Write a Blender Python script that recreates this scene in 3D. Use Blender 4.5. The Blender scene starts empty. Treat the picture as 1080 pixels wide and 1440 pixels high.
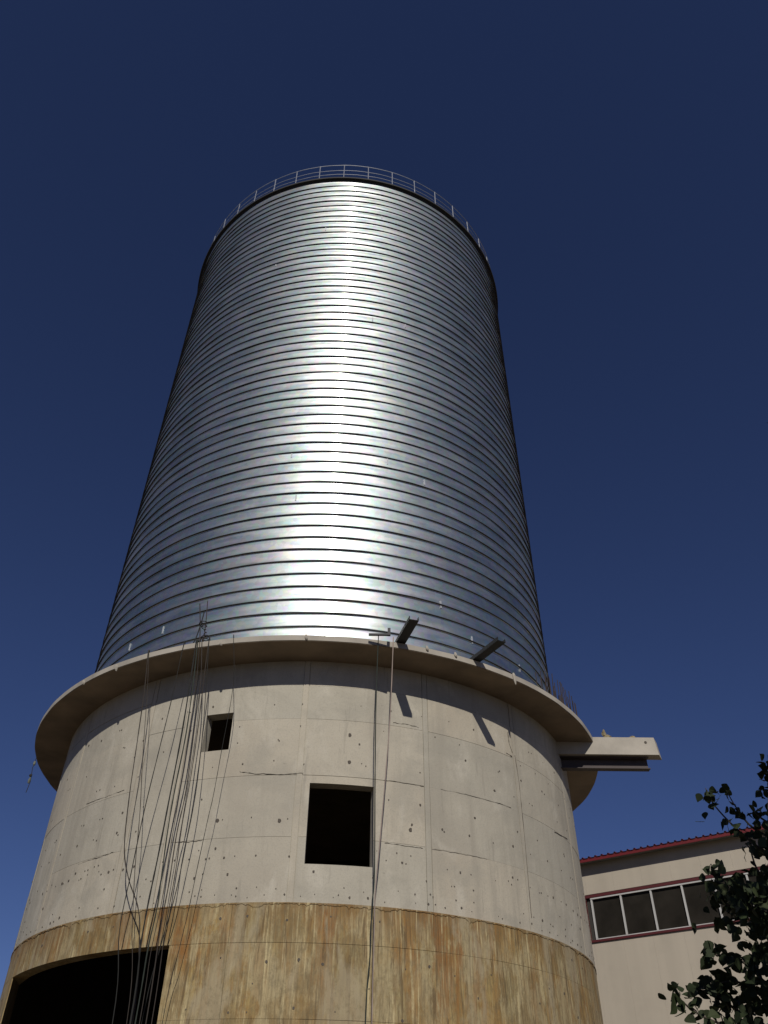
import bpy, bmesh, math, random
from mathutils import Vector, Matrix, noise

# ---------------------------------------------------------------- camera, world, sun, exposure
S = 6.66                                   # radius of the concrete base (m)
CAM_Z = 1.6
F = 1140.1                                 # focal length in pixels of a 1080 x 1440 picture
PITCH, ROLL = 0.70988, 0.0094
scn = bpy.context.scene
cam_data = bpy.data.cameras.new('camera')
cam = bpy.data.objects.new('camera', cam_data)
scn.collection.objects.link(cam)
scn.camera = cam
cam_data.sensor_fit = 'VERTICAL'
cam_data.sensor_height = 24.0
cam_data.sensor_width = 18.0
cam_data.lens = 24.0 * F / 1440.0
cam_data.clip_start = 0.1
cam_data.clip_end = 6000
sp, cp, sr, cr = math.sin(PITCH), math.cos(PITCH), math.sin(ROLL), math.cos(ROLL)
RIGHT = Vector((cr, -sr * sp, sr * cp))
UP = Vector((-sr, -cr * sp, cr * cp))
BACK = RIGHT.cross(UP)
cm = Matrix((RIGHT, UP, BACK)).transposed().to_4x4()
cm.translation = Vector((0, 0, CAM_Z))
cam.matrix_world = cm
scn.render.resolution_x, scn.render.resolution_y = 768, 1024

SUN_EL, SUN_AZ = math.radians(34.0), math.radians(3.0)     # azimuth from -Y towards +X
SUN_DIR = Vector((math.sin(SUN_AZ) * math.cos(SUN_EL), -math.cos(SUN_AZ) * math.cos(SUN_EL), math.sin(SUN_EL)))
world = bpy.data.worlds.new('World')
scn.world = world
world.use_nodes = True
wn = world.node_tree.nodes
bg = wn['Background']
sky = wn.new('ShaderNodeTexSky')
sky.sky_type = 'NISHITA'
sky.sun_disc = False
sky.sun_elevation = SUN_EL
sky.sun_rotation = math.pi - SUN_AZ
sky.altitude = 2200
sky.air_density = 1.0
sky.dust_density = 0.15
sky.ozone_density = 5.0
tint = wn.new('ShaderNodeMix'); tint.data_type = 'RGBA'; tint.blend_type = 'MULTIPLY'; tint.inputs[0].default_value = 1
tint.inputs[7].default_value = (1.04, 0.98, 1.28, 1)          # the deep, slightly violet blue of this clear sky
world.node_tree.links.new(sky.outputs[0], tint.inputs[6])
world.node_tree.links.new(tint.outputs[2], bg.inputs[0])
bg.inputs[1].default_value = 0.056
sun_data = bpy.data.lights.new('sun', 'SUN')
sun_data.energy = 5.0
sun_data.angle = math.radians(0.53)
sun_data.color = (1.0, 0.95, 0.865)
sun = bpy.data.objects.new('sun', sun_data)
sun.rotation_euler = SUN_DIR.to_track_quat('Z', 'Y').to_euler()
scn.collection.objects.link(sun)
scn.view_settings.view_transform = 'Standard'
scn.view_settings.look = 'None'
scn.view_settings.gamma = 1
scn.view_settings.exposure = -0.68

# ---------------------------------------------------------------- helpers
COL = scn.collection
AX, AY = -0.2516 * S, 3.2802 * S           # tower axis
def Z(u): return u * S + CAM_Z             # fitted height (in base radii above the eye) to world

def ray(x, y):
    a, b = (x - 540) / F, -(y - 720) / F
    return RIGHT * a + UP * b - BACK
def on_radius(x, y, r):                    # where the sight line meets the cylinder of radius r about the tower axis
    d = ray(x, y)
    a = d.x ** 2 + d.y ** 2; b = -2 * (d.x * AX + d.y * AY); c = AX ** 2 + AY ** 2 - r * r
    q = b * b - 4 * a * c
    t = (-b - math.sqrt(max(q, 0))) / 2 / a
    return Vector((0, 0, CAM_Z)) + d * t
def on_level(x, y, z):
    d = ray(x, y)
    return Vector((0, 0, CAM_Z)) + d * ((z - CAM_Z) / d.z)
def at_dist(x, y, dist):
    d = ray(x, y); return Vector((0, 0, CAM_Z)) + d * (dist / math.hypot(d.x, d.y))
def project(p):
    v = Vector(p) - Vector((0, 0, CAM_Z)); w = -v.dot(BACK)
    if w < 0.05: return None
    return 540 + F * v.dot(RIGHT) / w, 720 - F * v.dot(UP) / w
def pol(az, r, z):                         # az in degrees, 0 towards the camera side (-Y), + to the right
    a = math.radians(az); return Vector((AX + r * math.sin(a), AY - r * math.cos(a), z))

def mesh_obj(name, verts, faces, mat=None, parent=None, smooth=False, mats=None, fm=None):
    me = bpy.data.meshes.new(name)
    me.from_pydata([tuple(v) for v in verts], [], faces)
    for m in (mats or ([mat] if mat else [])): me.materials.append(m)
    if fm:
        for i, k in enumerate(fm): me.polygons[i].material_index = k
    if smooth: me.shade_smooth()
    me.update()
    return link(name, me, parent)
def link(name, me, parent=None):
    o = bpy.data.objects.new(name, me); COL.objects.link(o)
    if parent is not None: o.parent = parent
    return o
def empty(name, label, cat, group=None, loc=(0, 0, 0)):
    o = bpy.data.objects.new(name, None); COL.objects.link(o); o.location = loc
    return tag(o, label, cat, group)
def tag(o, label, cat, group=None):
    o['label'] = label; o['category'] = cat
    if group: o['group'] = group
    return o

class MB:
    def __init__(s): s.v = []; s.f = []
    def add(s, v, f):
        n = len(s.v); s.v += [Vector(x) for x in v]; s.f += [tuple(i + n for i in q) for q in f]
    def box(s, c, half, ax=None):
        ax = ax or (Vector((1, 0, 0)), Vector((0, 1, 0)), Vector((0, 0, 1)))
        c = Vector(c); v = []
        for i in (-1, 1):
            for j in (-1, 1):
                for k in (-1, 1): v.append(c + ax[0] * half[0] * i + ax[1] * half[1] * j + ax[2] * half[2] * k)
        s.add(v, [(0, 1, 3, 2), (4, 6, 7, 5), (0, 4, 5, 1), (2, 3, 7, 6), (0, 2, 6, 4), (1, 5, 7, 3)])
    def tube(s, pts, r, n=6, cap=True, closed=False):
        pts = [Vector(p) for p in pts]; rings = []
        m = len(pts)
        for i, p in enumerate(pts):
            if closed: t = (pts[(i + 1) % m] - pts[i - 1]).normalized()
            else: t = (pts[min(i + 1, m - 1)] - pts[max(i - 1, 0)]).normalized()
            a = t.cross(Vector((0.31, 0.9, 0.21))).normalized(); b = t.cross(a)
            rr = r[i] if isinstance(r, (list, tuple)) else r
            rings.append([p + (a * math.cos(2 * math.pi * k / n) + b * math.sin(2 * math.pi * k / n)) * rr for k in range(n)])
        v = [q for g in rings for q in g]; f = []
        for i in range(m if closed else m - 1):
            j = (i + 1) % m
            for k in range(n):
                f.append((i * n + k, i * n + (k + 1) % n, j * n + (k + 1) % n, j * n + k))
        if cap and not closed: f += [tuple(range(n))[::-1], tuple((m - 1) * n + k for k in range(n))]
        s.add(v, f)
    def build(s, name, mat, parent=None, smooth=False):
        return mesh_obj(name, s.v, s.f, mat, parent, smooth)

# ---------------------------------------------------------------- materials
def new_mat(name):
    m = bpy.data.materials.new(name); m.use_nodes = True
    nt = m.node_tree; b = nt.nodes['Principled BSDF']
    return m, nt, b
class N:
    def __init__(s, nt): s.nt = nt
    def n(s, t, **k):
        x = s.nt.nodes.new(t)
        for a, b in k.items(): setattr(x, a, b)
        return x
    def l(s, a, b): s.nt.links.new(a, b)
    def coord(s, scale=(1, 1, 1), loc=(0, 0, 0), rnd=False):
        g = s.n('ShaderNodeNewGeometry'); mp = s.n('ShaderNodeMapping')
        mp.inputs['Scale'].default_value = scale; mp.inputs['Location'].default_value = loc
        s.l(g.outputs['Position'], mp.inputs['Vector']); return mp.outputs[0]
    def noise(s, vec, scale, detail=4, rough=.55, dist=0):
        x = s.n('ShaderNodeTexNoise'); x.inputs['Scale'].default_value = scale; x.inputs['Detail'].default_value = detail
        x.inputs['Roughness'].default_value = rough; x.inputs['Distortion'].default_value = dist
        s.l(vec, x.inputs['Vector']); return x.outputs['Fac']
    def ramp(s, fac, stops, interp='LINEAR'):
        r = s.n('ShaderNodeValToRGB'); r.color_ramp.interpolation = interp
        e = r.color_ramp.elements
        while len(e) < len(stops): e.new(0.5)
        for i, (p, c) in enumerate(stops):
            e[i].position = p
            e[i].color = (c, c, c, 1) if isinstance(c, (int, float)) else (*c, 1)
        s.l(fac, r.inputs[0]); return r.outputs[0]
    def mix(s, fac, a, b, mode='MIX'):
        m = s.n('ShaderNodeMix', data_type='RGBA', blend_type=mode)
        for inp, v in ((m.inputs[0], fac), (m.inputs[6], a), (m.inputs[7], b)):
            if hasattr(v, 'links') or isinstance(v, bpy.types.NodeSocket): s.l(v, inp)
            elif isinstance(v, (int, float)): inp.default_value = v if inp == m.inputs[0] else (v, v, v, 1)
            else: inp.default_value = (*v, 1)
        return m.outputs[2]
    def bump(s, h, b, strength=.3, dist=.01):
        x = s.n('ShaderNodeBump'); x.inputs['Strength'].default_value = strength; x.inputs['Distance'].default_value = dist
        s.l(h, x.inputs['Height']); s.l(x.outputs[0], b.inputs['Normal'])
    def rand(s): return s.n('ShaderNodeObjectInfo').outputs['Random']

def simple(name, col, rough=.7, metal=0.0, var=.15, scale=3.0):
    m, nt, b = new_mat(name); k = N(nt)
    f = k.noise(k.coord(), scale, 5)
    c = k.ramp(f, [(.3, tuple(x * (1 - var) for x in col)), (.7, tuple(x * (1 + var) for x in col))])
    k.l(c, b.inputs['Base Color']); b.inputs['Roughness'].default_value = rough; b.inputs['Metallic'].default_value = metal
    return m

def concrete_upper():
    m, nt, b = new_mat('pale_formed_concrete'); k = N(nt)
    big = k.noise(k.coord(), .45, 4, .6)
    c = k.ramp(big, [(.3, (.375, .335, .268)), (.5, (.43, .39, .312)), (.7, (.455, .415, .335))])
    r = k.ramp(k.rand(), [(0, (.90, .92, .93)), (1, (1.04, 1.02, .99))])
    c = k.mix(1.0, c, r, 'MULTIPLY')
    st = k.noise(k.coord((3.2, 3.2, .22)), 1.0, 5, .6)
    c = k.mix(k.ramp(st, [(.50, 0.0), (.66, .5)]), c, (.30, .27, .215))
    pale = k.noise(k.coord((1.3, 1.3, .6), (4, 9, 2)), 1.0, 4, .65, .6)
    c = k.mix(k.ramp(pale, [(.54, 0.0), (.66, .6)]), c, (.51, .47, .385))
    dm = k.noise(k.coord((.8, .8, 1.1), (9, 4, 2)), 1.0, 6, .65, .5)
    c = k.mix(k.ramp(dm, [(.5, 0.0), (.66, .55)]), c, (.315, .29, .235))
    ed = k.noise(k.coord((5, 5, .5), (1, 4, 2)), 1.0, 5, .7, .3)
    c = k.mix(k.ramp(ed, [(.6, 0.0), (.68, .5)]), c, (.26, .235, .19))
    speck = k.noise(k.coord(), 9, 3, .7)
    c = k.mix(k.ramp(speck, [(.68, 0.0), (.76, .55)]), c, (.2, .18, .15))
    pit = k.noise(k.coord(), 38, 3, .6)
    c = k.mix(k.ramp(pit, [(.35, .25), (.5, 0.0)]), c, (.24, .22, .19))
    k.l(c, b.inputs['Base Color']); b.inputs['Roughness'].default_value = .82
    k.bump(k.noise(k.coord(), 14, 6, .65), b, .35, .012)
    return m
Z_S = .606 * S + CAM_Z
def concrete_lower():
    m, nt, b = new_mat('rust_streaked_concrete'); k = N(nt)
    a = k.noise(k.coord((2.1, 2.1, .28)), 1.0, 7, .7, .5)
    c = k.ramp(a, [(.30, (.17, .135, .075)), (.40, (.265, .195, .095)), (.47, (.33, .275, .165)), (.53, (.24, .155, .065)), (.60, (.31, .245, .125)), (.70, (.215, .17, .10))])
    r = k.ramp(k.rand(), [(0, (.84, .88, .92)), (.5, (1, 1, 1)), (1, (1.1, 1.0, .84))])
    c = k.mix(1.0, c, r, 'MULTIPLY')
    blot = k.noise(k.coord((1.6, 1.6, 1.0), (2, 2, 7)), 1.0, 6, .7, .3)
    c = k.mix(k.ramp(blot, [(.45, 0.0), (.53, .75)]), c, (.36, .315, .225))
    blo2 = k.noise(k.coord((2.4, 2.4, 1.3), (8, 2, 1)), 1.0, 6, .7, .3)
    c = k.mix(k.ramp(blo2, [(.5, 0.0), (.60, .65)]), c, (.19, .135, .065))
    rust = k.noise(k.coord((4.2, 4.2, .42), (7, 3, 1)), 1.0, 8, .72, .8)
    patch = k.noise(k.coord((.75, .75, .5), (3, 3, 3)), 1.0, 5, .65, .4)
    rm = k.mix(1.0, k.ramp(rust, [(.49, 0.0), (.57, 1.0)]), k.ramp(patch, [(.42, .15), (.56, 1.0)]), 'MULTIPLY')
    g0 = k.n('ShaderNodeNewGeometry'); s0 = k.n('ShaderNodeSeparateXYZ'); k.l(g0.outputs['Position'], s0.inputs[0])
    m0 = k.n('ShaderNodeMapRange'); k.l(s0.outputs[2], m0.inputs[0]); m0.inputs[1].default_value = Z_S - 1.6; m0.inputs[2].default_value = Z_S; m0.inputs[3].default_value = .45; m0.inputs[4].default_value = 1.0
    rm = k.mix(1.0, rm, m0.outputs[0], 'MULTIPLY')
    c = k.mix(rm, c, (.22, .095, .022))
    och = k.noise(k.coord((1.0, 1.0, .5), (13, 3, 5)), 1.0, 5, .65, .4)
    c = k.mix(k.ramp(och, [(.52, 0.0), (.66, .6)]), c, (.32, .19, .06))
    dk = k.noise(k.coord((11, 11, .8), (3, 9, 4)), 1.0, 6, .7, .6)
    c = k.mix(k.ramp(dk, [(.54, 0.0), (.62, .8)]), c, (.10, .065, .03))
    # stain that soaked down from the pour joint, ragged
    g = k.n('ShaderNodeNewGeometry'); sx = k.n('ShaderNodeSeparateXYZ'); k.l(g.outputs['Position'], sx.inputs[0])
    rg = k.noise(k.coord((3.5, 3.5, .3), (5, 5, 5)), 1.0, 5, .65)
    ad = k.n('ShaderNodeMath', operation='MULTIPLY_ADD'); k.l(rg, ad.inputs[0]); ad.inputs[1].default_value = 1.5; k.l(sx.outputs[2], ad.inputs[2])
    mr = k.n('ShaderNodeMapRange'); k.l(ad.outputs[0], mr.inputs[0]); mr.inputs[1].default_value = Z_S + .35; mr.inputs[2].default_value = Z_S + .85
    mr.inputs[3].default_value = 0; mr.inputs[4].default_value = .75; mr.clamp = True
    c = k.mix(mr.outputs[0], c, (.17, .095, .032))
    fine = k.noise(k.coord((26, 26, 2.2)), 1.0, 5, .75, .2)
    c = k.mix(k.ramp(fine, [(.36, .55), (.55, 0.0)]), c, (.12, .095, .06))
    wh = k.noise(k.coord((13, 13, .55), (1, 5, 8)), 1.0, 6, .68, .8)
    wm = k.mix(1.0, k.ramp(wh, [(.56, 0.0), (.62, .85)]), k.ramp(blot, [(.40, 0.2), (.55, 1.0)]), 'MULTIPLY')
    c = k.mix(wm, c, (.47, .41, .28))
    lil = k.noise(k.coord((1.3, 1.3, .45), (21, 2, 4)), 1.0, 5, .6, .3)
    c = k.mix(k.ramp(lil, [(.50, 0.0), (.57, .65)]), c, (.31, .275, .225))
    mott = k.noise(k.coord((9, 9, 7)), 1.0, 6, .8)
    c = k.mix(k.ramp(mott, [(.34, .5), (.5, 0.0)]), c, (.13, .11, .07))
    c = k.mix(1.0, c, (1.07, 1.0, .78), 'MULTIPLY')
    k.l(c, b.inputs['Base Color']); b.inputs['Roughness'].default_value = .8
    k.bump(k.noise(k.coord((14, 14, 5)), 1.0, 6, .75), b, .5, .015)
    return m
def steel_mat():
    m, nt, b = new_mat('galvanised_sheet'); k = N(nt)
    pt = k.noise(k.coord((.5, .5, 2.7)), 1.0, 3, .6)
    c = k.ramp(pt, [(.3, (.44, .46, .445)), (.7, (.60, .615, .59))])
    r = k.ramp(k.rand(), [(0, (.88, .89, .9)), (1, (1.06, 1.06, 1.06))])
    c = k.mix(1.0, c, r, 'MULTIPLY')
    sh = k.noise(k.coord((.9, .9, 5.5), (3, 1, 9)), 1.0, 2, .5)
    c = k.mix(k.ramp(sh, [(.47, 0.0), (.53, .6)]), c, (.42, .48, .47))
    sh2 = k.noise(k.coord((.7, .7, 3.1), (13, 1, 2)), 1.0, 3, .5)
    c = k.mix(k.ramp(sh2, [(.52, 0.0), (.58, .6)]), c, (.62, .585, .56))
    vo = k.n('ShaderNodeTexVoronoi'); vo.inputs['Scale'].default_value = 9
    k.l(k.coord(), vo.inputs['Vector'])
    c = k.mix(.10, c, vo.outputs['Color'], 'OVERLAY')
    k.l(k.mix(1.0, c, (.88, .92, .95), 'MULTIPLY'), b.inputs['Base Color']); b.inputs['Metallic'].default_value = 1.0
    ro = k.noise(k.coord((.8, .8, 3.5), (5, 5, 5)), 1.0, 4, .6)
    k.l(k.ramp(ro, [(.3, .45), (.7, .53)]), b.inputs['Roughness'])
    k.bump(k.noise(k.coord((1.2, 1.2, 2.5)), 1.0, 4, .5), b, .3, .02)
    b2 = k.n('ShaderNodeBsdfPrincipled'); b2.inputs['Metallic'].default_value = 1.0
    k.l(c, b2.inputs['Base Color']); b2.inputs['Roughness'].default_value = .20
    b2.inputs['Anisotropic'].default_value = .85; b2.inputs['Anisotropic Rotation'].default_value = 0.25
    tg = k.n('ShaderNodeTangent', direction_type='RADIAL', axis='Z'); k.l(tg.outputs[0], b2.inputs['Tangent'])
    bn = [x for x in nt.nodes if x.type == 'BUMP'][0]; k.l(bn.outputs[0], b2.inputs['Normal'])
    mx = k.n('ShaderNodeMixShader'); mx.inputs[0].default_value = .17
    k.l(b.outputs[0], mx.inputs[1]); k.l(b2.outputs[0], mx.inputs[2]); k.l(mx.outputs[0], nt.nodes['Material Output'].inputs[0])
    return m
def panel_paint(name, col, rough=.5):
    m, nt, b = new_mat(name); k = N(nt)
    st = k.noise(k.coord((1.1, 1.1, .08)), 1.0, 4, .6)
    c = k.ramp(st, [(.35, tuple(x * .9 for x in col)), (.65, col)])
    d = k.noise(k.coord(), 1.2, 5, .6)
    c = k.mix(k.ramp(d, [(.5, 0.0), (.75, .25)]), c, tuple(x * .7 for x in col))
    k.l(c, b.inputs['Base Color']); b.inputs['Roughness'].default_value = rough
    return m
def leaf_mat():
    m, nt, b = new_mat('poplar_leaf'); k = N(nt)
    c = k.ramp(k.rand(), [(0, (.022, .032, .014)), (.7, (.035, .05, .02)), (1, (.065, .08, .035))])
    f = k.noise(k.coord(), 5, 3)
    c = k.mix(k.ramp(f, [(.4, 0.0), (.8, .5)]), c, (.035, .04, .016))
    k.l(c, b.inputs['Base Color']); b.inputs['Roughness'].default_value = .7; b.inputs['Specular IOR Level'].default_value = .25
    tr = k.n('ShaderNodeBsdfTranslucent'); k.l(c, tr.inputs[0])
    mx = k.n('ShaderNodeMixShader'); mx.inputs[0].default_value = .15
    k.l(b.outputs[0], mx.inputs[1]); k.l(tr.outputs[0], mx.inputs[2]); k.l(mx.outputs[0], nt.nodes['Material Output'].inputs[0])
    return m

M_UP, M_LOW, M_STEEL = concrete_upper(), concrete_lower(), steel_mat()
M_SEAM = simple('dirty_shaded_seam_steel', (.028, .028, .03), .8, .1)  # seam dirt plus the shade under folds and rim, put into the colour
M_SLAB = simple('slab_concrete', (.37, .335, .28), .85, 0, .18, 1.5)
M_INNER = simple('shade_dark_interior', (.04, .036, .032), .9)  # near-black colour standing in for the shade inside the openings
M_HOLE = simple('tie_hole_dark', (.09, .075, .06), .9)
M_RAIL = simple('galvanised_tube', (.42, .43, .45), .45, .7)
M_BLACK = simple('black_steel', (.022, .022, .024), .6, .4)
M_RUSTY = simple('rusty_rebar', (.035, .024, .022), .85)
M_ROPE_D = simple('dark_rope', (.018, .018, .016), .9)
M_ROPE_B = simple('brown_rope', (.04, .032, .026), .9)
M_ROPE_L = simple('pale_rope', (.33, .26, .22), .9)
M_ROPE_G = simple('green_rope', (.028, .036, .028), .9)
M_GROUND = simple('dark_cinder_yard', (.115, .088, .056), .95, 0, .3, .6)
M_WALLP = panel_paint('cream_cladding', (.46, .405, .325))
M_RED = panel_paint('dark_red_trim', (.15, .012, .016), .5)
M_RED2 = panel_paint('maroon_window_trim', (.085, .010, .013), .55)
M_WHITE = panel_paint('white_window_frame', (.50, .49, .47), .45)
M_LEAF = leaf_mat()
M_BARK = simple('brown_bark', (.06, .048, .036), .9)
def glass_mat():
    m, nt, b = new_mat('dusty_dark_glass'); k = N(nt)
    f = k.noise(k.coord(), 1.3, 5, .6)
    k.l(k.ramp(f, [(.3, (.016, .014, .011)), (.7, (.03, .026, .021))]), b.inputs['Base Color'])
    b.inputs['Roughness'].default_value = .35; b.inputs['Specular IOR Level'].default_value = .12
    return m
M_GLASS = glass_mat()

# ---------------------------------------------------------------- ground
me_v = []; me_f = []
n = 64
me_v.append((0, 0, 0))
for i, r in enumerate((15, 60, 300, 2500)):
    for k_ in range(n): a = 2 * math.pi * k_ / n; me_v.append((r * math.cos(a), 20 + r * math.sin(a), 0))
for k_ in range(n): me_f.append((0, 1 + k_, 1 + (k_ + 1) % n))
for i in range(3):
    for k_ in range(n):
        a, b_ = 1 + i * n, 1 + (i + 1) * n
        me_f.append((a + k_, b_ + k_, b_ + (k_ + 1) % n, a + (k_ + 1) % n))
gr = mesh_obj('ground', me_v, me_f, M_GROUND); gr['kind'] = 'structure'

# ---------------------------------------------------------------- the silo
silo = empty('storage_silo', 'tall round storage silo with a ribbed shiny steel drum on a streaked concrete base', 'silo', loc=(AX, AY, 0))
OFF = Vector((AX, AY, 0))
def part(name, verts, faces, mat, parent=None, smooth=False):
    """mesh given in world coordinates, stored relative to the silo's base point"""
    return mesh_obj(name, [Vector(v) - OFF for v in verts], faces, mat, parent or silo, smooth)
def part_mb(name, mb, mat, parent=None, smooth=False): return part(name, mb.v, mb.f, mat, parent, smooth)
def holder(name, parent=None):
    o = bpy.data.objects.new(name, None); COL.objects.link(o); o.parent = parent or silo; return o

Z_RT, Z_RB, Z_TOP, Z_SAND = Z(1.3459), Z(1.3280), Z(4.493), Z(.606)
R_S, R_R = .976 * S, 1.1256 * S
OPEN = [(-17.0, -11.9, Z(1.037), Z(1.157)), (2.6, 13.3, Z(.705), Z(.929)), (-57.0, -17.0, 0.0, Z(.513))]

def curved(a0, a1, z0, z1, r0, r1, wob=0.0, step=2.0):
    """curved wall block between two azimuths and heights with the openings cut out, outer radius r1"""
    A = {a0, a1}; H = {z0, z1}
    nseg = max(1, round((a1 - a0) / step))
    for i in range(nseg): A.add(a0 + (a1 - a0) * i / nseg)
    ops = [o for o in OPEN if o[0] < a1 and o[1] > a0 and o[2] < z1 and o[3] > z0]
    for o in ops:
        for x in o[:2]:
            if a0 < x < a1: A.add(x)
        for x in o[2:]:
            if z0 < x < z1: H.add(x)
    A = sorted(A); H = sorted(H)
    keep = lambda i, j: 0 <= i < len(A) - 1 and 0 <= j < len(H) - 1 and not any(
        o[0] < (A[i] + A[i + 1]) / 2 < o[1] and o[2] < (H[j] + H[j + 1]) / 2 < o[3] for o in ops)
    vi = {}; v = []; f = []
    def V(i, j, s):
        if (i, j, s) not in vi:
            vi[(i, j, s)] = len(v)
            r = (r1 if s else r0); a_ = A[i]
            if not s and r1 - r0 > .1 and -62.8 < a_ <= -57.0 and H[j] <= OPEN[2][3] + .01: a_ = -62.8
            v.append(pol(a_, r, H[j]))
        return vi[(i, j, s)]
    for i in range(len(A) - 1):
        for j in range(len(H) - 1):
            if not keep(i, j): continue
            f.append((V(i, j, 1), V(i + 1, j, 1), V(i + 1, j + 1, 1), V(i, j + 1, 1)))
            f.append((V(i, j, 0), V(i, j + 1, 0), V(i + 1, j + 1, 0), V(i + 1, j, 0)))
            if not keep(i - 1, j): f.append((V(i, j, 0), V(i, j, 1), V(i, j + 1, 1), V(i, j + 1, 0)))
            if not keep(i + 1, j): f.append((V(i + 1, j, 1), V(i + 1, j, 0), V(i + 1, j + 1, 0), V(i + 1, j + 1, 1)))
            if not keep(i, j - 1): f.append((V(i, j, 0), V(i + 1, j, 0), V(i + 1, j, 1), V(i, j, 1)))
            if not keep(i, j + 1): f.append((V(i, j + 1, 1), V(i + 1, j + 1, 1), V(i + 1, j + 1, 0), V(i, j + 1, 0)))
    return v, f

rnd = random.Random(5)
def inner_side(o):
    o.data.materials.append(M_INNER)  # inner faces take the colour darkened for the rooms' shade
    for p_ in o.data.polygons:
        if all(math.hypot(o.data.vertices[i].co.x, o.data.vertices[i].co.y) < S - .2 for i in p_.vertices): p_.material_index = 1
# core of the base wall, slightly behind the faces of the cast panels
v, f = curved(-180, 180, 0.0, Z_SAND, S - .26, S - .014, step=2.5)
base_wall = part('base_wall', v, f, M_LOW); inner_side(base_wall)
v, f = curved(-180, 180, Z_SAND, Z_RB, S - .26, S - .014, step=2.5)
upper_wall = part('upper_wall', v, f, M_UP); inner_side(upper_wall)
# cast panels of the pale zone, with narrow filler strips between the columns
breaks = [-.0 + .8 + 21.62 * k for k in range(-4, 5)]
breaks = [-85.5, -64.3, -50.5, -29.3, -20.6, .8, 22.75, 43.7, 65.0, 86.0, 107.0]
zl = [Z_SAND, Z(.776), Z(.952), Z(1.128), Z(1.24), Z_RB]
panels = []
FW = .55                                    # half width of a filler strip, degrees
def add_panel(a0, a1, z0, z1, mat, parent, g=.0055, name='concrete_panel', dr=None):
    ga = math.degrees(g / S)
    d = rnd.uniform(-.003, .004) if dr is None else dr
    v, f = curved(a0 + ga, a1 - ga, z0 + g, z1 - g, S - .013, S + d)
    if f: panels.append(part(name, v, f, mat, parent))
full = [-180, -150.5, -129, -107] + breaks + [128, 150]
full = full + [180]
for i in range(len(full) - 1):
    vis = -100 < full[i] < 100
    a0 = full[i] + (FW if vis else 0); a1 = full[i + 1] - (FW if vis else 0)
    for j in range(len(zl) - 1):
        z0, z1 = zl[j], zl[j + 1]
        if j >= 3 and not vis: continue
        add_panel(a0, a1, z0, z1, M_UP, upper_wall, rnd.choice((.0008, .0015, .003, .005)))
    if not vis:
        continue
for a in breaks:
    add_panel(a - FW, a + FW, Z_SAND, Z_RB, M_UP, upper_wall, .011, 'filler_strip', .005)
# lower zone: narrower board panels
zlow = [0.0, Z(.0), Z(.17), Z(.345), Z(.512), Z_SAND - .004]
NW = 34
for i in range(NW):
    a0 = -180 + 360 / NW * i + 2.8; a1 = a0 + 360 / NW
    for j in range(len(zlow) - 1):
        add_panel(a0, a1, zlow[j], zlow[j + 1], M_LOW, base_wall, rnd.choice((.001, .002, .0035)), dr=rnd.uniform(.001, .007))
# ragged lip where the two pours meet
mb = MB(); prev = None; pts = []
for i in range(721):
    a = -100 + i * 200 / 720
    h = .012 + .07 * max(0, noise.noise(Vector((a * .35, 3, 1)))) + .05 * max(0, noise.noise(Vector((a * 1.6, 8, 1)))) + .02 * noise.noise(Vector((a * 6, 8, 1)))
    h = max(h, .006) * 1.5 + .05 * max(0, noise.noise(Vector((a * .12, 1, 7))))
    pts.append((a, h))
vv = []; ff = []
for a, h in pts:
    vv += [pol(a, S + .003, Z_SAND - h), pol(a, S + .016, Z_SAND - h * .7), pol(a, S + .016, Z_SAND + .006), pol(a, S + .003, Z_SAND + .010)]
for i in range(len(pts) - 1):
    for k_ in range(3): ff.append((i * 4 + k_, (i + 1) * 4 + k_, (i + 1) * 4 + k_ + 1, i * 4 + k_ + 1))
part('pour_joint_lip', vv, ff, M_LOW, base_wall)

# tie holes: dark plugs in rows
mb = MB()
def hole(a, z, r):
    if any(o[0] - .4 < a < o[1] + .4 and o[2] - .05 < z < o[3] + .05 for o in OPEN): return
    c = pol(a, S + .0085, z); t = Vector((math.cos(math.radians(a)), math.sin(math.radians(a)), 0)); nn = pol(a, 1, 0) - pol(a, 0, 0)
    k = 8; v = [c + t * r * rnd.uniform(.7, 1.15) * math.cos(2 * math.pi * i / k) + Vector((0, 0, 1)) * r * rnd.uniform(.8, 1.3) * math.sin(2 * math.pi * i / k) for i in range(k)]
    v2 = [p - nn * .03 for p in v]
    mb.add(v + v2, [tuple(range(k))] + [(i, (i + 1) % k, k + (i + 1) % k, k + i)[::-1] for i in range(k)])
rows = [(.625, 2.6, .8), (.645, 2.7, .5), (.68, 4.5, .6), (.725, 2.6, .8), (.745, 2.6, .35), (.83, 5.2, .7), (.89, 5.3, .55), (.99, 5.1, .55), (1.06, 7, .6), (1.11, 5, .5), (1.18, 5.4, .6)]
for zz, st, pr in rows:
    a = -88 + rnd.uniform(0, st)
    while a < 88:
        if rnd.random() < pr:
            hole(a + rnd.uniform(-.5, .5), Z(zz + rnd.uniform(-.006, .006)), rnd.choice((.009, .011, .013, .016, .022)))
            if rnd.random() < .2: hole(a + rnd.uniform(.5, .9), Z(zz + rnd.uniform(-.004, .004)), .014)
        a += st
for q in ((306, 1154), (393, 1154), (577, 1167), (492, 1034), (491, 1072)):
    P = on_radius(*q, S) - OFF; hole(math.degrees(math.atan2(P.x, -P.y)), P.z, .038)
for zz, st, pr in ((.57, 6, .6), (.47, 5, .6), (.42, 6, .6), (.36, 5, .6)):
    a = -88
    while a < 88:
        if rnd.random() < pr: hole(a + rnd.uniform(-1.5, 1.5), Z(zz + rnd.uniform(-.01, .01)), rnd.choice((.012, .016, .024)))
        a += st
th = part_mb('tie_holes', mb, M_HOLE, upper_wall); th['kind'] = 'stuff'
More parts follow.
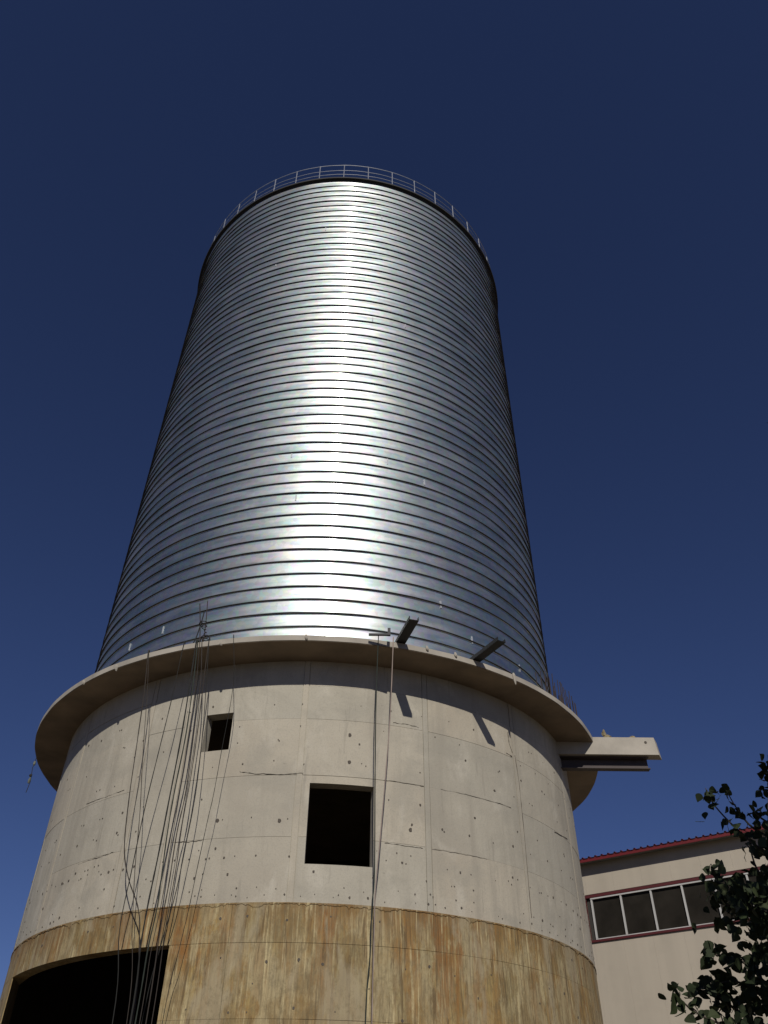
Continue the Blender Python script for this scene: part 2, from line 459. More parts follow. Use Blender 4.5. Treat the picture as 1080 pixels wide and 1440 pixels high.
# thin cracks / board edges left in the concrete
mb = MB()
def crack(pts, w):
    P = [on_radius(x, y, S + .009) for x, y in pts]
    out = []
    for i in range(len(P) - 1):
        for k in range(8):
            q = P[i].lerp(P[i + 1], k / 8); d = Vector((q.x - AX, q.y - AY, 0)).normalized() * (S + .006)
            out.append(Vector((AX + d.x, AY + d.y, q.z + rnd.uniform(-.008, .008))))
    mb.tube(out, [w * rnd.uniform(.15, .9) for _ in out], 4)
crack([(337, 1085), (360, 1088), (400, 1089), (430, 1087)], .010)
crack([(553, 1016), (575, 1019), (592, 1024)], .008)
crack([(540, 1097), (570, 1101), (600, 1107)], .006); crack([(620, 1110), (660, 1118), (726, 1138)], .006)
crack([(245, 1184), (265, 1184), (288, 1181)], .007)
crack([(121, 1131), (150, 1120), (178, 1110)], .007); crack([(110, 1215), (140, 1205), (163, 1197)], .006)
crack([(541, 1185), (575, 1190), (597, 1193)], .009); crack([(607, 1194), (650, 1201), (690, 1209)], .006)
crack([(714, 1030), (716, 1045), (721, 1060)], .014); crack([(712, 1059), (721, 1064)], .016)
crack([(724, 1062), (730, 1100), (738, 1180), (749, 1308)], .011)
crack([(780, 1170), (800, 1181)], .010)
cr_ = part_mb('surface_cracks', mb, M_HOLE, upper_wall); cr_['kind'] = 'stuff'

# ring slab: disc closing the base, projecting all round
def disc(r, z0, z1, nseg=240, rag=0.0):
    v = []; f = []
    for z in (z0, z1):
        for i in range(nseg):
            rr = r + (rag * noise.noise(Vector((i * .35, z * 3, 2))) if rag else 0)
            v.append(pol(i * 360 / nseg, rr, z))
    v += [pol(0, 0, z0), pol(0, 0, z1)]
    for i in range(nseg):
        j = (i + 1) % nseg
        f += [(i, j, nseg + j, nseg + i), (2 * nseg, j, i), (2 * nseg + 1, nseg + i, nseg + j)]
    return v, f
v, f = disc(R_R, Z_RB, Z_RT, 240, .012)
ring = part('ring_slab', v, f, M_SLAB)
M_SOFFIT = simple('brown_shade_soffit', (.215, .165, .115), .85, 0, .3, 1.1)  # brown formwork tone, darkened to paint in the shade under the slab
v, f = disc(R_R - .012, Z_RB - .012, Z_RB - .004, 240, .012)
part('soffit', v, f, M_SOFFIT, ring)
mb = MB()                                   # cement drips and ties left on the slab's edge
for q, h in (((722, 950), .22), ((163, 938), .10), ((640, 921), .05), ((430, 896), .06), ((310, 905), .05), ((117, 960), .05), ((600, 912), .05)):
    P = on_radius(*q, R_R + .01); mb.tube([P + Vector((0, 0, .06)), P + Vector((.01, 0, 0)), P - Vector((-.02, 0, h * .6)), P - Vector((-.03, 0, h))], [.02, .035, .03, .012], 6)
part_mb('cement_drip', mb, M_SLAB, ring)

# steel drum: helical strip, one object per turn, with a folded seam
PITCH_B = .365
zs_front = (on_radius(442, 881.25, R_S).z)   # height of a seam on the front of the drum
turn0 = zs_front - 3 * PITCH_B
SEG = 216
shell = holder('steel_drum')
def turn_mesh(seed, top=False):
    prof = [(0.0, .020), (.018, .007), (.05, .002), (.13, .003), (.18, .0045), (.25, .003), (.32, .001), (.346, .006), (.358, .018)]
    v = []; f = []; m = len(prof)
    for i in range(SEG + 1):
        az = -180 + i * 360 / SEG; env = min(1, (180 - abs(az)) / 8)
        for k, (z, dr) in enumerate(prof):
            w = (noise.noise(Vector((az * .11, k * .35, seed))) * .009 + noise.noise(Vector((az * .03, k * .1, seed + 9))) * .010) * env
            wz = (noise.noise(Vector((az * .07, 4, seed))) * .010 + noise.noise(Vector((az * .35, 4, seed))) * .004) * env
            v.append(pol(az, R_S + dr + w, PITCH_B * (az / 360) + z + (wz if k in (0, m - 1) else 0)) - OFF)
    for i in range(SEG):
        for k in range(m - 1):
            f.append((i * m + k, (i + 1) * m + k, (i + 1) * m + k + 1, i * m + k + 1))
    me = bpy.data.meshes.new('sheet_turn'); me.from_pydata([tuple(x) for x in v], [], f); me.materials.append(M_STEEL); me.shade_smooth(); me.update()
    # seam
    v = []; f = []; sp_ = [(-.013, .010), (-.014, .038), (-.005, .042), (.004, .040), (.010, .014)]; m = len(sp_)
    for i in range(SEG + 1):
        az = -180 + i * 360 / SEG; env = min(1, (180 - abs(az)) / 8)
        wz = (noise.noise(Vector((az * .07, 4, seed))) * .010 + noise.noise(Vector((az * .35, 4, seed))) * .004) * env
        wr = noise.noise(Vector((az * .2, 14, seed))) * .004 * env
        for z, dr in sp_: v.append(pol(az, R_S + dr + wr, PITCH_B * (az / 360) + z + wz) - OFF)
    for i in range(SEG):
        for k in range(m - 1): f.append((i * m + k, (i + 1) * m + k, (i + 1) * m + k + 1, i * m + k + 1))
    ms = bpy.data.meshes.new('seam_turn'); ms.from_pydata([tuple(x) for x in v], [], f); ms.materials.append(M_SEAM); ms.shade_smooth(); ms.update()
    return me, ms
variants = [turn_mesh(s * 7.3) for s in range(5)]
nturn = int(math.ceil((Z_TOP - turn0) / PITCH_B)) + 0
for k in range(nturn):
    z = turn0 + k * PITCH_B
    if z + PITCH_B * .5 < Z_RT - .2 or z + PITCH_B > Z_TOP + .25: continue
    me, ms = variants[(k * 3) % 5]
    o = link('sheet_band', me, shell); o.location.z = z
    o = link('seam_fold', ms, shell); o.location.z = z
# sheet laps and small dents, their glint put into a pale colour
M_ZINC_GLINT = simple('zinc_glint_tone', (.5, .51, .53), .45, .3)
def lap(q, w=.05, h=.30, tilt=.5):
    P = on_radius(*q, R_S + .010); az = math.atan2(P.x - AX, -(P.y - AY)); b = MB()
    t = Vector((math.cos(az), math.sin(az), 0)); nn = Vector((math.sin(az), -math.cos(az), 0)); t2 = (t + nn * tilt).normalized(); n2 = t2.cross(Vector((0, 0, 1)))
    b.box(P, (w / 2, .004, h / 2), (t2, n2, Vector((0, 0, 1)))); part_mb('lap_strip', b, M_ZINC_GLINT, shell)
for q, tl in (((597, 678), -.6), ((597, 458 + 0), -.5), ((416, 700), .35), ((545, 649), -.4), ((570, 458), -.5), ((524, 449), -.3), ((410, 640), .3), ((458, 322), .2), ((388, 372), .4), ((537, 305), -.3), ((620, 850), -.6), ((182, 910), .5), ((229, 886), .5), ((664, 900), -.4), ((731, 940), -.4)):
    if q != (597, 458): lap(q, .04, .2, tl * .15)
# rim at the top and conical roof
rim_v = []; rim_f = []
prof = [(R_S - .02, Z_TOP - .05), (R_S + .03, Z_TOP - .05), (R_S + .05, Z_TOP + .0), (R_S + .13, Z_TOP + .005), (R_S + .135, Z_TOP + .075), (R_S - .02, Z_TOP + .09)]
for i in range(240):
    for r, z in prof: rim_v.append(pol(i * 1.5, r, z))
m = len(prof)
for i in range(240):
    j = (i + 1) % 240
    for k in range(m - 1): rim_f.append((i * m + k, j * m + k, j * m + k + 1, i * m + k + 1))
part('top_rim', rim_v, rim_f, M_SEAM)
rv = [pol(0, 0, Z_TOP + 2.4)]; rf = []
for i in range(96): rv.append(pol(i * 3.75, R_S - .01, Z_TOP + .085))
for i in range(96): rf.append((0, 1 + i, 1 + (i + 1) % 96))
part('cone_roof', rv, rf, M_STEEL, smooth=True)
# railing
rail = holder('railing')
NP = 43
R_P = R_S + .02
b = MB(); b.tube([(0, 0, 0), (0, 0, 1.14)], .019, 6); b.tube([(0, 0, 0), (0, 0, .02)], .05, 6)
pm = bpy.data.meshes.new('post'); pm.from_pydata([tuple(x) for x in b.v], [], b.f); pm.materials.append(M_RAIL); pm.update()
for i in range(NP):
    o = link('post', pm, rail); p = pol(i * 360 / NP - .0, R_P, Z_TOP + .08) - OFF; o.location = p
    o.rotation_euler = (rnd.uniform(-.012, .012), rnd.uniform(-.012, .012), 0)
for h, r in ((.14, .011), (.42, .011), (.72, .011), (1.14, .014)):
    b = MB(); b.tube([pol(i * 360 / 172, R_P + .01 * noise.noise(Vector((i, h, 0))), Z_TOP + .08 + h + .012 * noise.noise(Vector((i * .4, h * 9, 3)))) - OFF for i in range(172)], r, 5, closed=True)
    mesh_obj('rail', b.v, b.f, M_RAIL, rail)

# concrete beam stub on the right with a steel channel beneath it
yb = 2.85 * S; x0b, x1b = .60 * S, 1.018 * S; zb0, zb1 = Z(1.279), Z(1.3465)
dep = .30
v = [(x0b, yb, zb0), (x1b + .045, yb, zb0), (x1b + .045 + .15, yb + dep, zb0), (x0b, yb + dep, zb0),
     (x0b, yb, zb1), (x1b, yb, zb1), (x1b + .15, yb + dep, zb1), (x0b, yb + dep, zb1)]
stub = part('beam_stub', v, [(0, 3, 2, 1), (4, 5, 6, 7), (0, 1, 5, 4), (1, 2, 6, 5), (2, 3, 7, 6), (3, 0, 4, 7)], M_SLAB)
b = MB()
for hx, hz in ((.984, 1.327),): 
    c = Vector((hx * S, yb - .004, Z(hz))); b.tube([c + Vector((0, -.004, 0)), c + Vector((0, .02, 0))], .035, 8)
part_mb('bolt_hole', b, M_HOLE, stub)
xc1 = .988 * S; b = MB(); zc1 = zb0 - .012; zc0 = zc1 - .30; yc = yb + .10
b.box(((x0b + xc1) / 2, yc + .17, (zc0 + zc1) / 2), ((xc1 - x0b) / 2, .008, (zc1 - zc0) / 2))
b.box(((x0b + xc1) / 2, yc + .08, zc1 - .008), ((xc1 - x0b) / 2, .082, .008))
b.box(((x0b + xc1) / 2, yc + .08, zc0 + .008), ((xc1 - x0b) / 2, .082, .008))
part_mb('support_channel', b, simple('primed_channel', (.06, .045, .042), .7), stub)
# starter bars rising from the slab's right-hand edge
b = MB(); b.tube([(0, 0, -.02), (.01, 0, .42), (0, .01, .86)], .010, 5)
bm_ = bpy.data.meshes.new('starter_bar'); bm_.from_pydata([tuple(x) for x in b.v], [], b.f); bm_.materials.append(M_RUSTY); bm_.update()
for row, (r, off) in enumerate(((1.085, 0), (1.055, .5))):
    for i in range(17):
        a = 49.5 + off + i * 1.05
        o = link('starter_bar', bm_, ring); o.location = pol(a + rnd.uniform(-.3, .3), r * S, Z_RT) - OFF
        o.rotation_euler = (rnd.uniform(-.07, .07), rnd.uniform(-.07, .07), rnd.uniform(0, 6)); s_ = rnd.uniform(.85, 1.12); o.scale = (1, 1, s_)
# concrete floor inside at the openings' level is left out: the inner wall faces carry the rooms' shade in their colour

# ---------------------------------------------------------------- things on the ring
def channel(az, r0, r1, w, h, label, name='steel_channel', dz=0.0, yaw=0.0, t=.012):
    base = pol(az, r0, Z_RT + .008 + dz)
    a = math.radians(az + yaw); d = Vector((math.sin(a), -math.cos(a), 0)); s_ = Vector((math.cos(a), math.sin(a), 0)); u = Vector((0, 0, 1))
    L = r1 - r0; b = MB()
    e = tag(bpy.data.objects.new(name, None), label, 'steel beam', 'channel beams lying on the ring'); COL.objects.link(e); e.location = base
    b.box(d * L / 2 + u * t / 2, (L / 2, w / 2, t / 2), (d, s_, u)); b.build('web', M_BLACK, e)
    for sgn in (-1, 1):
        b = MB(); b.box(d * L / 2 + s_ * sgn * (w / 2 - t / 2) + u * (h / 2 + t / 2), (L / 2, t / 2 * .98, h / 2 - .001 - t / 2), (d, s_, u)); b.build('flange', M_BLACK, e)
    return e
channel(15.9, 1.005 * S, 1.262 * S, .20, .085, 'black channel beam jutting over the ring at centre, beside the pale rope')
channel(29.6, 1.005 * S, 1.262 * S, .20, .085, 'black channel beam jutting over the ring further right, nearest the rebar')
P = on_level(541, 893, Z_RT)
e = empty('steel_bracket', 'small black bracket with an upturned end lying on the ring edge', 'bracket', loc=P)
b = MB(); b.box((-.13, .02, .02), (.2, .025, .018)); b.build('arm', M_BLACK, e)
b = MB(); b.box((.09, .02, .085), (.03, .028, .085)); b.build('upright', M_BLACK, e)

def chunk(name, P, s_, seed, mat):
    b = bmesh.new(); bmesh.ops.create_icosphere(b, subdivisions=2, radius=1)
    for vv_ in b.verts:
        q = vv_.co; q *= 1 + .5 * noise.noise(q * 1.3 + Vector((seed, 0, 0))); vv_.co = Vector((q.x * s_[0], q.y * s_[1], q.z * s_[2] + s_[2] * .8))
    me = bpy.data.meshes.new(name); b.to_mesh(me); b.free(); me.materials.append(mat); o = link(name, me); o.location = P; return o
M_RUBBLE = simple('rubble', (.26, .21, .12), .9, 0, .35, 8)
zt_ = zb1 + .003
def ontop(px, py): 
    p = on_level(px, py, zt_); return p
p = ontop(856, 1035); p.y = yb + .10
tag(chunk('mortar_lump', p, (.09, .07, .06), 2, M_RUBBLE), 'brown lump of mortar at the foot of the tall pale lump on the beam stub', 'rubble', 'rubble on the beam stub')
p = p + Vector((-.05, .03, .07)); 
tag(chunk('mortar_lump', p, (.05, .05, .10), 7, M_RUBBLE), 'tall pale lump of mortar standing on the beam stub, nearest the ring', 'rubble', 'rubble on the beam stub')
p = ontop(892, 1035); p.y = yb + .09
tag(chunk('mortar_lump', p, (.08, .06, .04), 5, M_RUBBLE), 'low flat lump of mortar near the outer end of the beam stub', 'rubble', 'rubble on the beam stub')

# rods tied upright at the rope bundle
def rod(q0, q1, label, r=.012):
    A = on_radius(*q0, R_R - .10); B = on_radius(*q1, R_R - .10); A.z = Z_RT + .002
    b = MB(); b.tube([Vector((0, 0, 0)), (B - A) * .5 + Vector((.01, 0, 0)), B - A], r, 5); o = b.build('steel_rod', M_RUSTY); o.location = A
    tag(o, label, 'steel rod', 'rods standing at the rope bundle')
rod((282, 900), (281, 849), 'left of two thin steel rods standing on the ring above the rope bundle')
rod((287, 899), (292, 845), 'right of two thin steel rods standing on the ring above the rope bundle', .010)
# cable tangle wound around the rods
A = on_radius(285, 899, R_R - .10); pts = []
for i in range(70):
    t = i / 69; a = t * 6.5 * 6.28; rr = .05 + .035 * math.sin(t * 9)
    pts.append(Vector((rr * math.cos(a) + .05 * math.sin(t * 5), rr * math.sin(a), .04 + t * .55)))
b = MB(); b.tube(pts, .010, 5); o = b.build('wound_cable', M_ROPE_D); o.location = Vector((A.x, A.y, Z_RT)); tag(o, 'dark cable wound in loops around the upright rods on the ring', 'cable')
A = on_radius(270, 902, R_R - .05); B = on_radius(287, 862, R_R - .10)
b = MB(); pts = []
for i in range(14):
    t = i / 13; q = A.lerp(B, t); q.z = Z_RT + .02 + (B.z - Z_RT) * t ** 2.2; pts.append(q - A)
b.tube(pts, .013, 5); o = b.build('bent_cable', M_ROPE_D); o.location = A; tag(o, 'thick dark cable bending up from the ring edge to the rods', 'cable')

# ropes hanging from the ring; every rope runs down to the ground
def catmull(P, n=6):
    out = []
    for i in range(len(P) - 1):
        p0, p1, p2, p3 = P[max(i - 1, 0)], P[i], P[i + 1], P[min(i + 2, len(P) - 1)]
        for k in range(n):
            t = k / n
            out.append(.5 * ((2 * p1) + (p2 - p0) * t + (2 * p0 - 5 * p1 + 4 * p2 - p3) * t * t + (3 * p1 - p0 - 3 * p2 + p3) * t ** 3))
    out.append(P[-1]); return out
rr_ = random.Random(11)
def rope(pts, label, mat, r=.011, r_end=1.045, cat='rope', group='ropes hanging from the ring'):
    P = []; m = len(pts)
    top = on_radius(*pts[0], R_R + .015); top.z = min(max(top.z, Z_RB), Z_RT + .02)
    P.append(top + Vector((0, .12, .02))); P.append(Vector((top.x, top.y, Z_RT + .015))); 
    for i, q in enumerate(pts[1:]):
        t = (q[1] - pts[0][1]) / (1440 - pts[0][1])
        P.append(on_radius(*q, (R_R + .015) * (1 - t) + r_end * S * t))
    last = P[-1]; P.append(Vector((last.x, last.y - .15, .02))); P.append(Vector((last.x - .3, last.y - .6, .015)))
    C_ = catmull(P, 7); b = MB(); b.tube([c - P[1] for c in C_], [r * .85 * rr_.uniform(.8, 1.2) for _ in C_], 5)
    o = b.build('hanging_rope', mat, smooth=True); o.location = P[1]; tag(o, label, cat, group)
rope([(208, 919), (203, 972), (192, 1050), (182, 1119), (175, 1192), (181, 1236), (194, 1276), (196, 1320), (186, 1440)], 'pale rope at the far left of the bundle, bellying out and crossing its neighbour', M_ROPE_B, .012, 1.03)
rope([(209, 919), (207, 975), (201, 1060), (197, 1140), (190, 1220), (186, 1300), (178, 1440)], 'thin straight rope hanging just inside the far left bellied rope', M_ROPE_B, .008, 1.05)
rope([(258, 909), (241, 985), (222, 1062), (203, 1140), (185, 1225), (168, 1310), (158, 1440)], 'dark rope slanting furthest left across the door head', M_ROPE_D, .010, 1.04)
rope([(276, 903), (270, 943), (256, 1030), (239, 1119), (224, 1196), (207, 1278), (198, 1330), (183, 1440)], 'thickest dark cable in the middle of the left bundle', M_ROPE_D, .017, 1.05)
rope([(278, 903), (273, 950), (262, 1030), (246, 1110), (235, 1174), (222, 1270), (208, 1335), (190, 1440)], 'second thick dark cable right beside the thickest one', M_ROPE_G, .014, 1.05)
rope([(281, 902), (276, 960), (266, 1030), (252, 1119), (240, 1190), (228, 1265), (212, 1340), (196, 1440)], 'thin brown rope just right of the two thick cables', M_ROPE_B, .008, 1.06)
rope([(284, 902), (282, 960), (274, 1020), (262, 1110), (249, 1170), (238, 1240), (225, 1310), (205, 1440)], 'brown rope in the right half of the left bundle', M_ROPE_B, .012, 1.05)
rope([(294, 900), (286, 960), (279, 1020), (268, 1095), (256, 1160), (247, 1225), (232, 1310), (213, 1440)], 'reddish brown rope leaving the ring right of the rods', M_ROPE_B, .010, 1.04)
rope([(294, 900), (290, 965), (285, 1030), (276, 1110), (262, 1185), (246, 1260), (226, 1330), (199, 1440)], 'dark rope passing left of the small window opening', M_ROPE_D, .009, 1.03)
rope([(328, 898), (328, 963), (311, 1059), (300, 1119), (293, 1149), (278, 1218), (266, 1276), (252, 1335), (228, 1440)], 'thin lone rope crossing the corner of the small window opening', M_ROPE_D, .007, 1.04)
rope([(532, 900), (529, 980), (527.5, 1080), (526.5, 1229), (523, 1272), (521, 1335), (514, 1440)], 'dark greenish rope hanging along the right edge of the large square opening', M_ROPE_G, .012, 1.03, group='ropes by the square opening')
rope([(553, 903), (549, 1000), (543, 1080), (534, 1186), (528, 1250), (526, 1318), (523, 1440)], 'pale rope from the central channel beam slanting towards the square opening', M_ROPE_L, .012, 1.03, group='ropes by the square opening')
# rag and wire dangling from the far left edge of the ring
P = pol(-87, R_R, Z_RB)
P = on_radius(53, 1070, R_R); P.z = Z_RT
P = on_level(51, 1068, Z_RB); d_ = Vector((P.x - AX, P.y - AY, 0)).normalized() * (R_R + .01); P = Vector((AX + d_.x, AY + d_.y, Z_RT))
b = MB(); b.tube([Vector((0, 0, .02)), Vector((-.03, 0, -.35)), Vector((.01, .02, -.7)), Vector((-.01, 0, -1.0))], .009, 5)
e = empty('dangling_wire', 'short wire with scraps of rag dangling from the far left edge of the ring', 'wire', loc=P)
b.build('wire', M_ROPE_D, e); M_RAG = simple('grey_green_rag', (.13, .14, .11), .9)
for zz, s_, mt in ((-.28, (.03, .025, .07), M_RAG), (-.58, (.045, .03, .04), M_ROPE_D), (-.75, (.03, .025, .09), M_RAG)):
    o = chunk('rag', Vector((-.02, 0, zz)), s_, zz * 9, mt); o.parent = e

# ---------------------------------------------------------------- warehouse on the right
T = 33.0
ua = math.radians(124.0)
U = Vector((math.sin(ua), math.cos(ua), 0)); NN = Vector((-U.y, U.x, 0))      # NN points away from the camera
wh = empty('warehouse', 'long cream warehouse with red roof trim and a strip of dark windows beside the silo', 'warehouse')
def W(u, d, z): return U * u * T + NN * (T + d) + Vector((0, 0, CAM_Z + z * T))
def wbox(mb, u0, u1, d0, d1, z0, z1):
    c = (W(u0, d0, z0) + W(u1, d1, z1)) / 2
    mb.box(c, (abs(u1 - u0) * T / 2, abs(d1 - d0) / 2, abs(z1 - z0) * T / 2), (U, NN, Vector((0, 0, 1))))
zg = -CAM_Z / T
u_l, u_r = -1.42, .25; wu0, wu1 = -.3775, .03; wz0, wz1 = .2385, .2845
b = MB()
wbox(b, u_l, wu0, .03, .3, zg, .3225); wbox(b, wu1, u_r, .03, .3, zg, .3225)
wbox(b, wu0, wu1, .03, .3, zg, wz0); wbox(b, wu0, wu1, .03, .3, wz1, .3225)
wbox(b, u_l, u_l + .003, .3, 14, zg, .32); wbox(b, u_r - .003, u_r, .3, 14, zg, .32); wbox(b, u_l, u_r, 14, 14.2, zg, .32)
b.build('wall', M_WALLP, wh)
b = MB(); wbox(b, wu0 - .05, wu1 + .05, .32, .34, wz0 - .02, wz1 + .02); b.build('shade_backing', M_INNER, wh)  # added sheet behind the windows, interior shade in its colour
# cladding sheets
cw = 1.15 / T
u = u_l
while u < u_r - 1e-6:
    a, c_ = u + .00004, min(u + cw, u_r) - .00004
    if c_ <= wu0 or a >= wu1: segs = [(a, c_, zg, .3225)]
    else:
        segs = [(a, c_, zg, wz0 - .0025), (a, c_, wz1 + .0035, .3225)]
        if a < wu0: segs.append((a, wu0, wz0 - .0025, wz1 + .0035))
    b = MB()
    for s_ in segs: wbox(b, s_[0], s_[1], 0, .028, s_[2], s_[3])
    b.build('cladding_panel', M_WALLP, wh); u += cw
win = holder('window_strip', wh)
def wpart(name, boxes, mat, parent):
    b = MB()
    for q in boxes: wbox(b, *q)
    return b.build(name, mat, parent)
wpart('head_trim', [(wu0 - .001, wu1, -.03, .05, wz1 - .0005, wz1 + .0026)], M_RED2, win)
wpart('sill_trim', [(wu0 - .001, wu1, -.06, .05, wz0 - .0026, wz0 - .0002)], M_RED2, win)
wpart('side_trim', [(wu0 - .001, wu0 + .0006, -.04, .05, wz0, wz1 - .0008)], M_RED2, win)
wpart('frame_rail', [(-.3715, wu1, -.015, .06, wz1 - .0024, wz1 - .0009)], M_WHITE, win)
wpart('frame_rail', [(-.3715, wu1, -.005, .06, wz0 + .0002, wz0 + .0011)], M_WHITE, win)
wpart('pane', [(wu0 + .0008, -.3717, .085, .095, wz0 + .0005, wz1 - .0006)], M_INNER, win)  # dark strip filling the end gap, painted as the shade of the recess
k = 0; u = -.3705
while u < wu1:
    wpart('mullion', [(u - .001, u + .001, .0, .07, wz0 + .0013, wz1 - .0026)], M_WHITE, win)
    if u + .0365 < wu1:
        wpart('pane', [(u + .0012, u + .0353, .085, .095, wz0 + .0015, wz1 - .0026)], M_GLASS, win)
    u += .0363
# roof with ribbed red sheets and gutter trim
rz = .3245
rib = .27
roof = holder('roof', wh)
wpart('eave_trim', [(u_l - .005, u_r, -.46, -.43, rz - .0036, rz)], M_RED, roof)
wpart('soffit', [(u_l - .005, u_r, -.43, .2, rz - .0020, rz - .0012)], simple('grey_soffit', (.20, .21, .19), .8), roof)
nr = int((u_r - u_l) * T / rib); slope = math.tan(math.radians(7))
prev = 0
sheet_n = 5
M_ROOF = panel_paint('red_roof_sheet', (.20, .02, .025), .5)
i = 0
while i < nr:
    v = []; f = []
    for s_ in range(sheet_n):
        uu = u_l * T + (i + s_) * rib
        for (dx, dz) in ((0, 0), (.10, 0), (.13, .055), (.17, .055), (.20, 0)): v.append((uu + dx, dz))
    v.append((u_l * T + (i + sheet_n) * rib, 0))
    vv_ = []
    for x, dz in v:
        for d in (-.5, 7.2): vv_.append(U * x + NN * (T + d) + Vector((0, 0, CAM_Z + rz * T + .006 + dz + (d + .5) * slope)))
    nq = len(v)
    ff = [(2 * q, 2 * q + 2, 2 * q + 3, 2 * q + 1) for q in range(nq - 1)]
    o = mesh_obj('roof_sheet', vv_, ff, M_ROOF, roof)
    i += sheet_n

# ---------------------------------------------------------------- poplar tree in front on the right
tr = random.Random(21)
tree = empty('poplar_tree', 'dark leafy poplar branches reaching in at the lower right corner before the warehouse', 'tree', loc=(5.3, 6.4, 0))
TO = Vector((5.3, 6.4, 0))
def tpart(name, mb, mat): return mesh_obj(name, [q - TO for q in mb.v], mb.f, mat, tree, True)
b = MB(); tp = [Vector((5.3, 6.4, -.1)), Vector((5.25, 6.3, 1.2)), Vector((5.1, 6.05, 2.6)), Vector((5.0, 5.7, 4.2)), Vector((4.9, 5.4, 6.2)), Vector((4.85, 5.3, 7.4))]
b.tube(catmull(tp, 4), [.13 - .11 * i / 20 for i in range(21)], 8); tpart('trunk', b, M_BARK)
# leaf outline: broad pointed poplar leaf, slightly folded
LP = [(0, 0, 0), (.24, .06, .03), (.46, .22, .06), (.50, .40, .05), (.36, .64, .03), (.15, .88, .0), (0, 1.05, -.05)]
def leaf_geo(fold=1.0):
    v = [(0, 0, 0), (0, .4, -.02), (0, .7, -.03), (0, 1.05, -.08)]
    f = []
    for sg in (1, -1):
        o_ = len(v)
        for x, y, z in LP[1:6]: v.append((x * sg, y, z * fold))
        fan = [(0, o_, 1), (o_, o_ + 1, 1), (o_ + 1, o_ + 2, 1), (1, o_ + 2, 2), (o_ + 2, o_ + 3, 2), (2, o_ + 3, o_ + 4), (2, o_ + 4, 3)]
        f += fan if sg > 0 else [q[::-1] for q in fan]
    return v, f
LM = []
for fo in (.4, 1.2, 2.4):
    v, f = leaf_geo(fo); me = bpy.data.meshes.new('leaf'); me.from_pydata(v, [], f); me.materials.append(M_LEAF); me.update(); LM.append(me)
LEAF_K = 1.75
leaves = []                                 # (position, rotation matrix, size)
def rand_rot(hang=.6):
    d = Vector((tr.gauss(0, 1), tr.gauss(0, 1), tr.gauss(-hang, .8))).normalized()       # tip direction
    n_ = Vector((tr.gauss(0, 1), tr.gauss(-.5, 1), tr.gauss(.2, .8))); x = d.cross(n_).normalized(); n2 = x.cross(d)
    return Matrix((x, d, n2)).transposed()
def twig(pts, dist, nleaf, spread=16, r0=.012, size=(.055, .082), own=True):
    P = [at_dist(x, y, dist + (dd if len(q) > 2 else 0)) for q in pts for x, y, dd in [(q[0], q[1], q[2] if len(q) > 2 else 0)]]
    C_ = catmull(P, 5); b = MB(); m = len(C_)
    b.tube(C_, [r0 * (1 - .75 * i / (m - 1)) for i in range(m)], 5); tpart('branch', b, M_BARK)
    for k in range(int(nleaf * LEAF_K)):
        t = tr.random() ** .8; q = C_[min(int(t * (m - 1)), m - 1)]; s_ = spread * dist / F
        off = Vector((tr.gauss(0, s_ * .5), tr.gauss(0, s_ * .9), tr.gauss(0, s_ * .5)))
        leaves.append((q + off, rand_rot(), tr.uniform(*size) * (1.15 if tr.random() < .4 else .9)))
# twig paths in picture terms only fix direction; each has its own distance from the eye
twig([(1110, 1215), (1065, 1190), (1030, 1160), (1003, 1130), (992, 1108)], 7.0, 30, 13)
twig([(1110, 1190), (1060, 1165), (1035, 1135), (1022, 1112)], 7.3, 16, 11)
twig([(1100, 1170), (1070, 1150), (1058, 1138)], 6.8, 9, 9)
twig([(1110, 1180), (1088, 1120), (1080, 1062)], 7.2, 26, 11)
twig([(1120, 1250), (1085, 1190), (1080, 1120)], 6.6, 16, 12)
twig([(1120, 1290), (1060, 1270), (1015, 1245), (1000, 1215)], 6.9, 34, 12)
twig([(1120, 1270), (1070, 1230), (1055, 1195), (1048, 1185)], 7.4, 14, 13)
twig([(1120, 1320), (1060, 1290), (1020, 1270), (1008, 1255)], 7.1, 60, 20)
twig([(1120, 1290), (1075, 1265), (1040, 1260)], 6.5, 62, 22)
twig([(1130, 1340), (1085, 1320), (1050, 1290)], 7.4, 40, 22)
twig([(1120, 1420), (1075, 1380), (1040, 1350), (1005, 1342), (990, 1335)], 6.7, 34, 11)
twig([(1120, 1450), (1070, 1400), (1035, 1380), (1005, 1385), (975, 1392)], 7.0, 42, 12)
twig([(1100, 1480), (1040, 1450), (990, 1430), (962, 1410), (948, 1392)], 6.8, 34, 11)
twig([(1120, 1500), (1060, 1440), (1030, 1415), (1010, 1400)], 7.3, 46, 18)
twig([(1120, 1400), (1080, 1360), (1060, 1330)], 6.6, 40, 17)
twig([(1130, 1450), (1085, 1410), (1065, 1390)], 6.9, 60, 24)
twig([(1090, 1500), (1040, 1450), (1010, 1440)], 6.7, 40, 20)
twig([(1130, 1240), (1092, 1230), (1075, 1220)], 7.0, 24, 14)
twig([(1130, 1300), (1070, 1275), (1030, 1262)], 6.8, 70, 24)
twig([(1130, 1290), (1085, 1262), (1060, 1250)], 7.2, 50, 20)
twig([(1120, 1150), (1092, 1110), (1084, 1075)], 6.9, 34, 10)
twig([(1120, 1210), (1092, 1170), (1082, 1140)], 7.1, 26, 11)
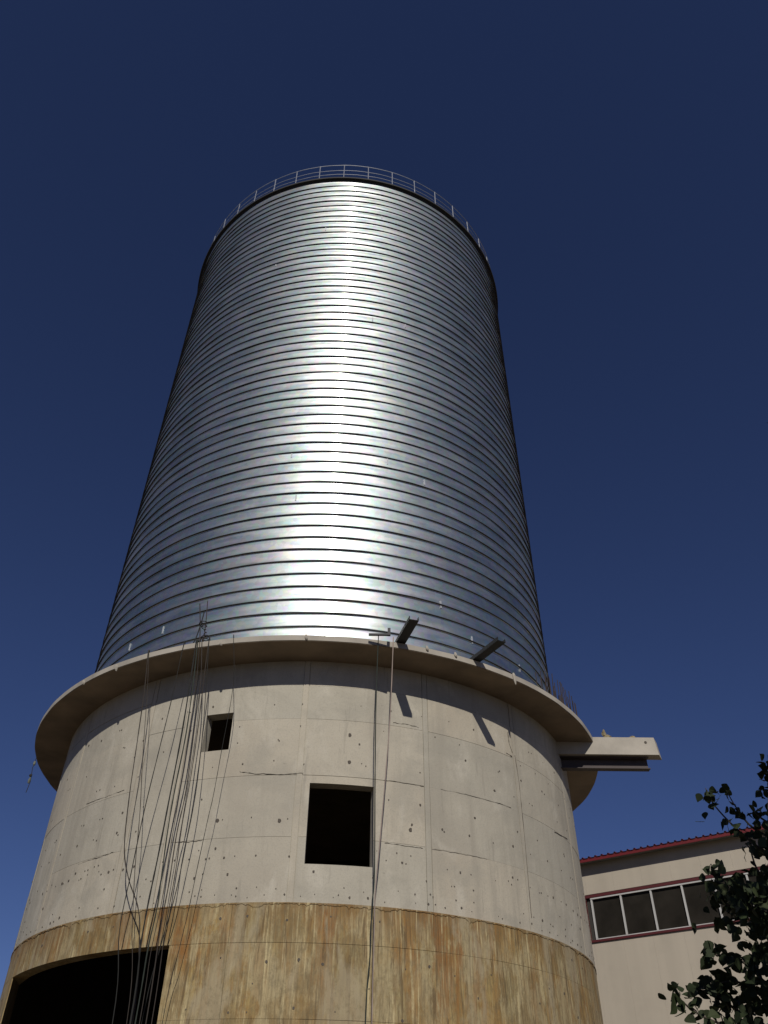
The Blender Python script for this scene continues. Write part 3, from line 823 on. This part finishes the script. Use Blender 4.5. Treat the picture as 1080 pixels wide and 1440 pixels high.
# limbs joining the twigs to the trunk
for zz, q in ((1.9, (1120, 1290)), (2.6, (1120, 1250)), (1.4, (1120, 1420)), (3.0, (1110, 1190)), (1.1, (1120, 1480))):
    A = TO.lerp(Vector((5.05, 5.9, 6)), zz / 6 * .7); A.z = zz; B = at_dist(*q, 7.0)
    b = MB(); b.tube(catmull([A, A.lerp(B, .5) + Vector((0, 0, .12)), B], 5), [.04 - .0025 * i for i in range(11)], 6); tpart('branch', b, M_BARK)
# unseen leaves and boughs added towards the sun to shade the branches in view
shade_crown = []
cc = Vector((4.5, 4.6, 5.1))
while len(shade_crown) < 11000:
    p = Vector([tr.uniform(-1, 1) for _ in range(3)])
    if p.length > 1 or noise.noise(p * 2.3) < -.22: continue
    p = cc + Vector((p.x * 2.3, p.y * 2.4, p.z * 2.4))
    q = project(p)
    if q and q[0] < 1098 and -60 < q[1] < 1500: continue
    shade_crown.append((p, rand_rot(), tr.uniform(.08, .12)))
for k in range(12):
    a = tr.uniform(0, 6.28); e_ = cc + Vector((1.7 * math.cos(a), 1.7 * math.sin(a), tr.uniform(-1, 1.6))); s0 = Vector((5.0, 5.7, tr.uniform(2.8, 5)))
    if (project(e_) or (2000, 0))[0] < 1130: continue
    b = MB(); b.tube([s0, s0.lerp(e_, .5) + Vector((0, 0, .15)), e_], [.04, .025, .01], 5); tpart('branch', b, M_BARK)
# every leaf in view is a leaf of its own (largest 300), the others are joined
def rank(l):
    q = project(l[0]); inside = q and -10 < q[0] < 1092 and 1040 < q[1] < 1450
    return (0 if inside else 1, (l[0] - Vector((0, 0, CAM_Z))).length / l[2])
leaves.sort(key=rank)
for p, R_, s_ in leaves[:300]:
    o = link('leaf', tr.choice(LM), tree); o.matrix_local = Matrix.Translation(p - TO) @ R_.to_4x4() @ Matrix.Scale(s_, 4)
v = []; f = []; base = [leaf_geo(fo) for fo in (.4, 1.2, 2.4)]
simple_leaf = ([(0, 0, 0), (.5, .3, .08), (0, 1.05, -.05), (-.5, .3, .08)], [(0, 1, 2), (0, 2, 3)])
for src, lst in ((None, leaves[300:]), (simple_leaf, shade_crown)):
    for p, R_, s_ in lst:
        gv, gf = src or tr.choice(base); n0 = len(v)
        for q in gv: v.append(p - TO + R_ @ (Vector(q) * s_))
        f += [tuple(i + n0 for i in t) for t in gf]
o = mesh_obj('foliage', v, f, M_LEAF, tree); o['kind'] = 'stuff'
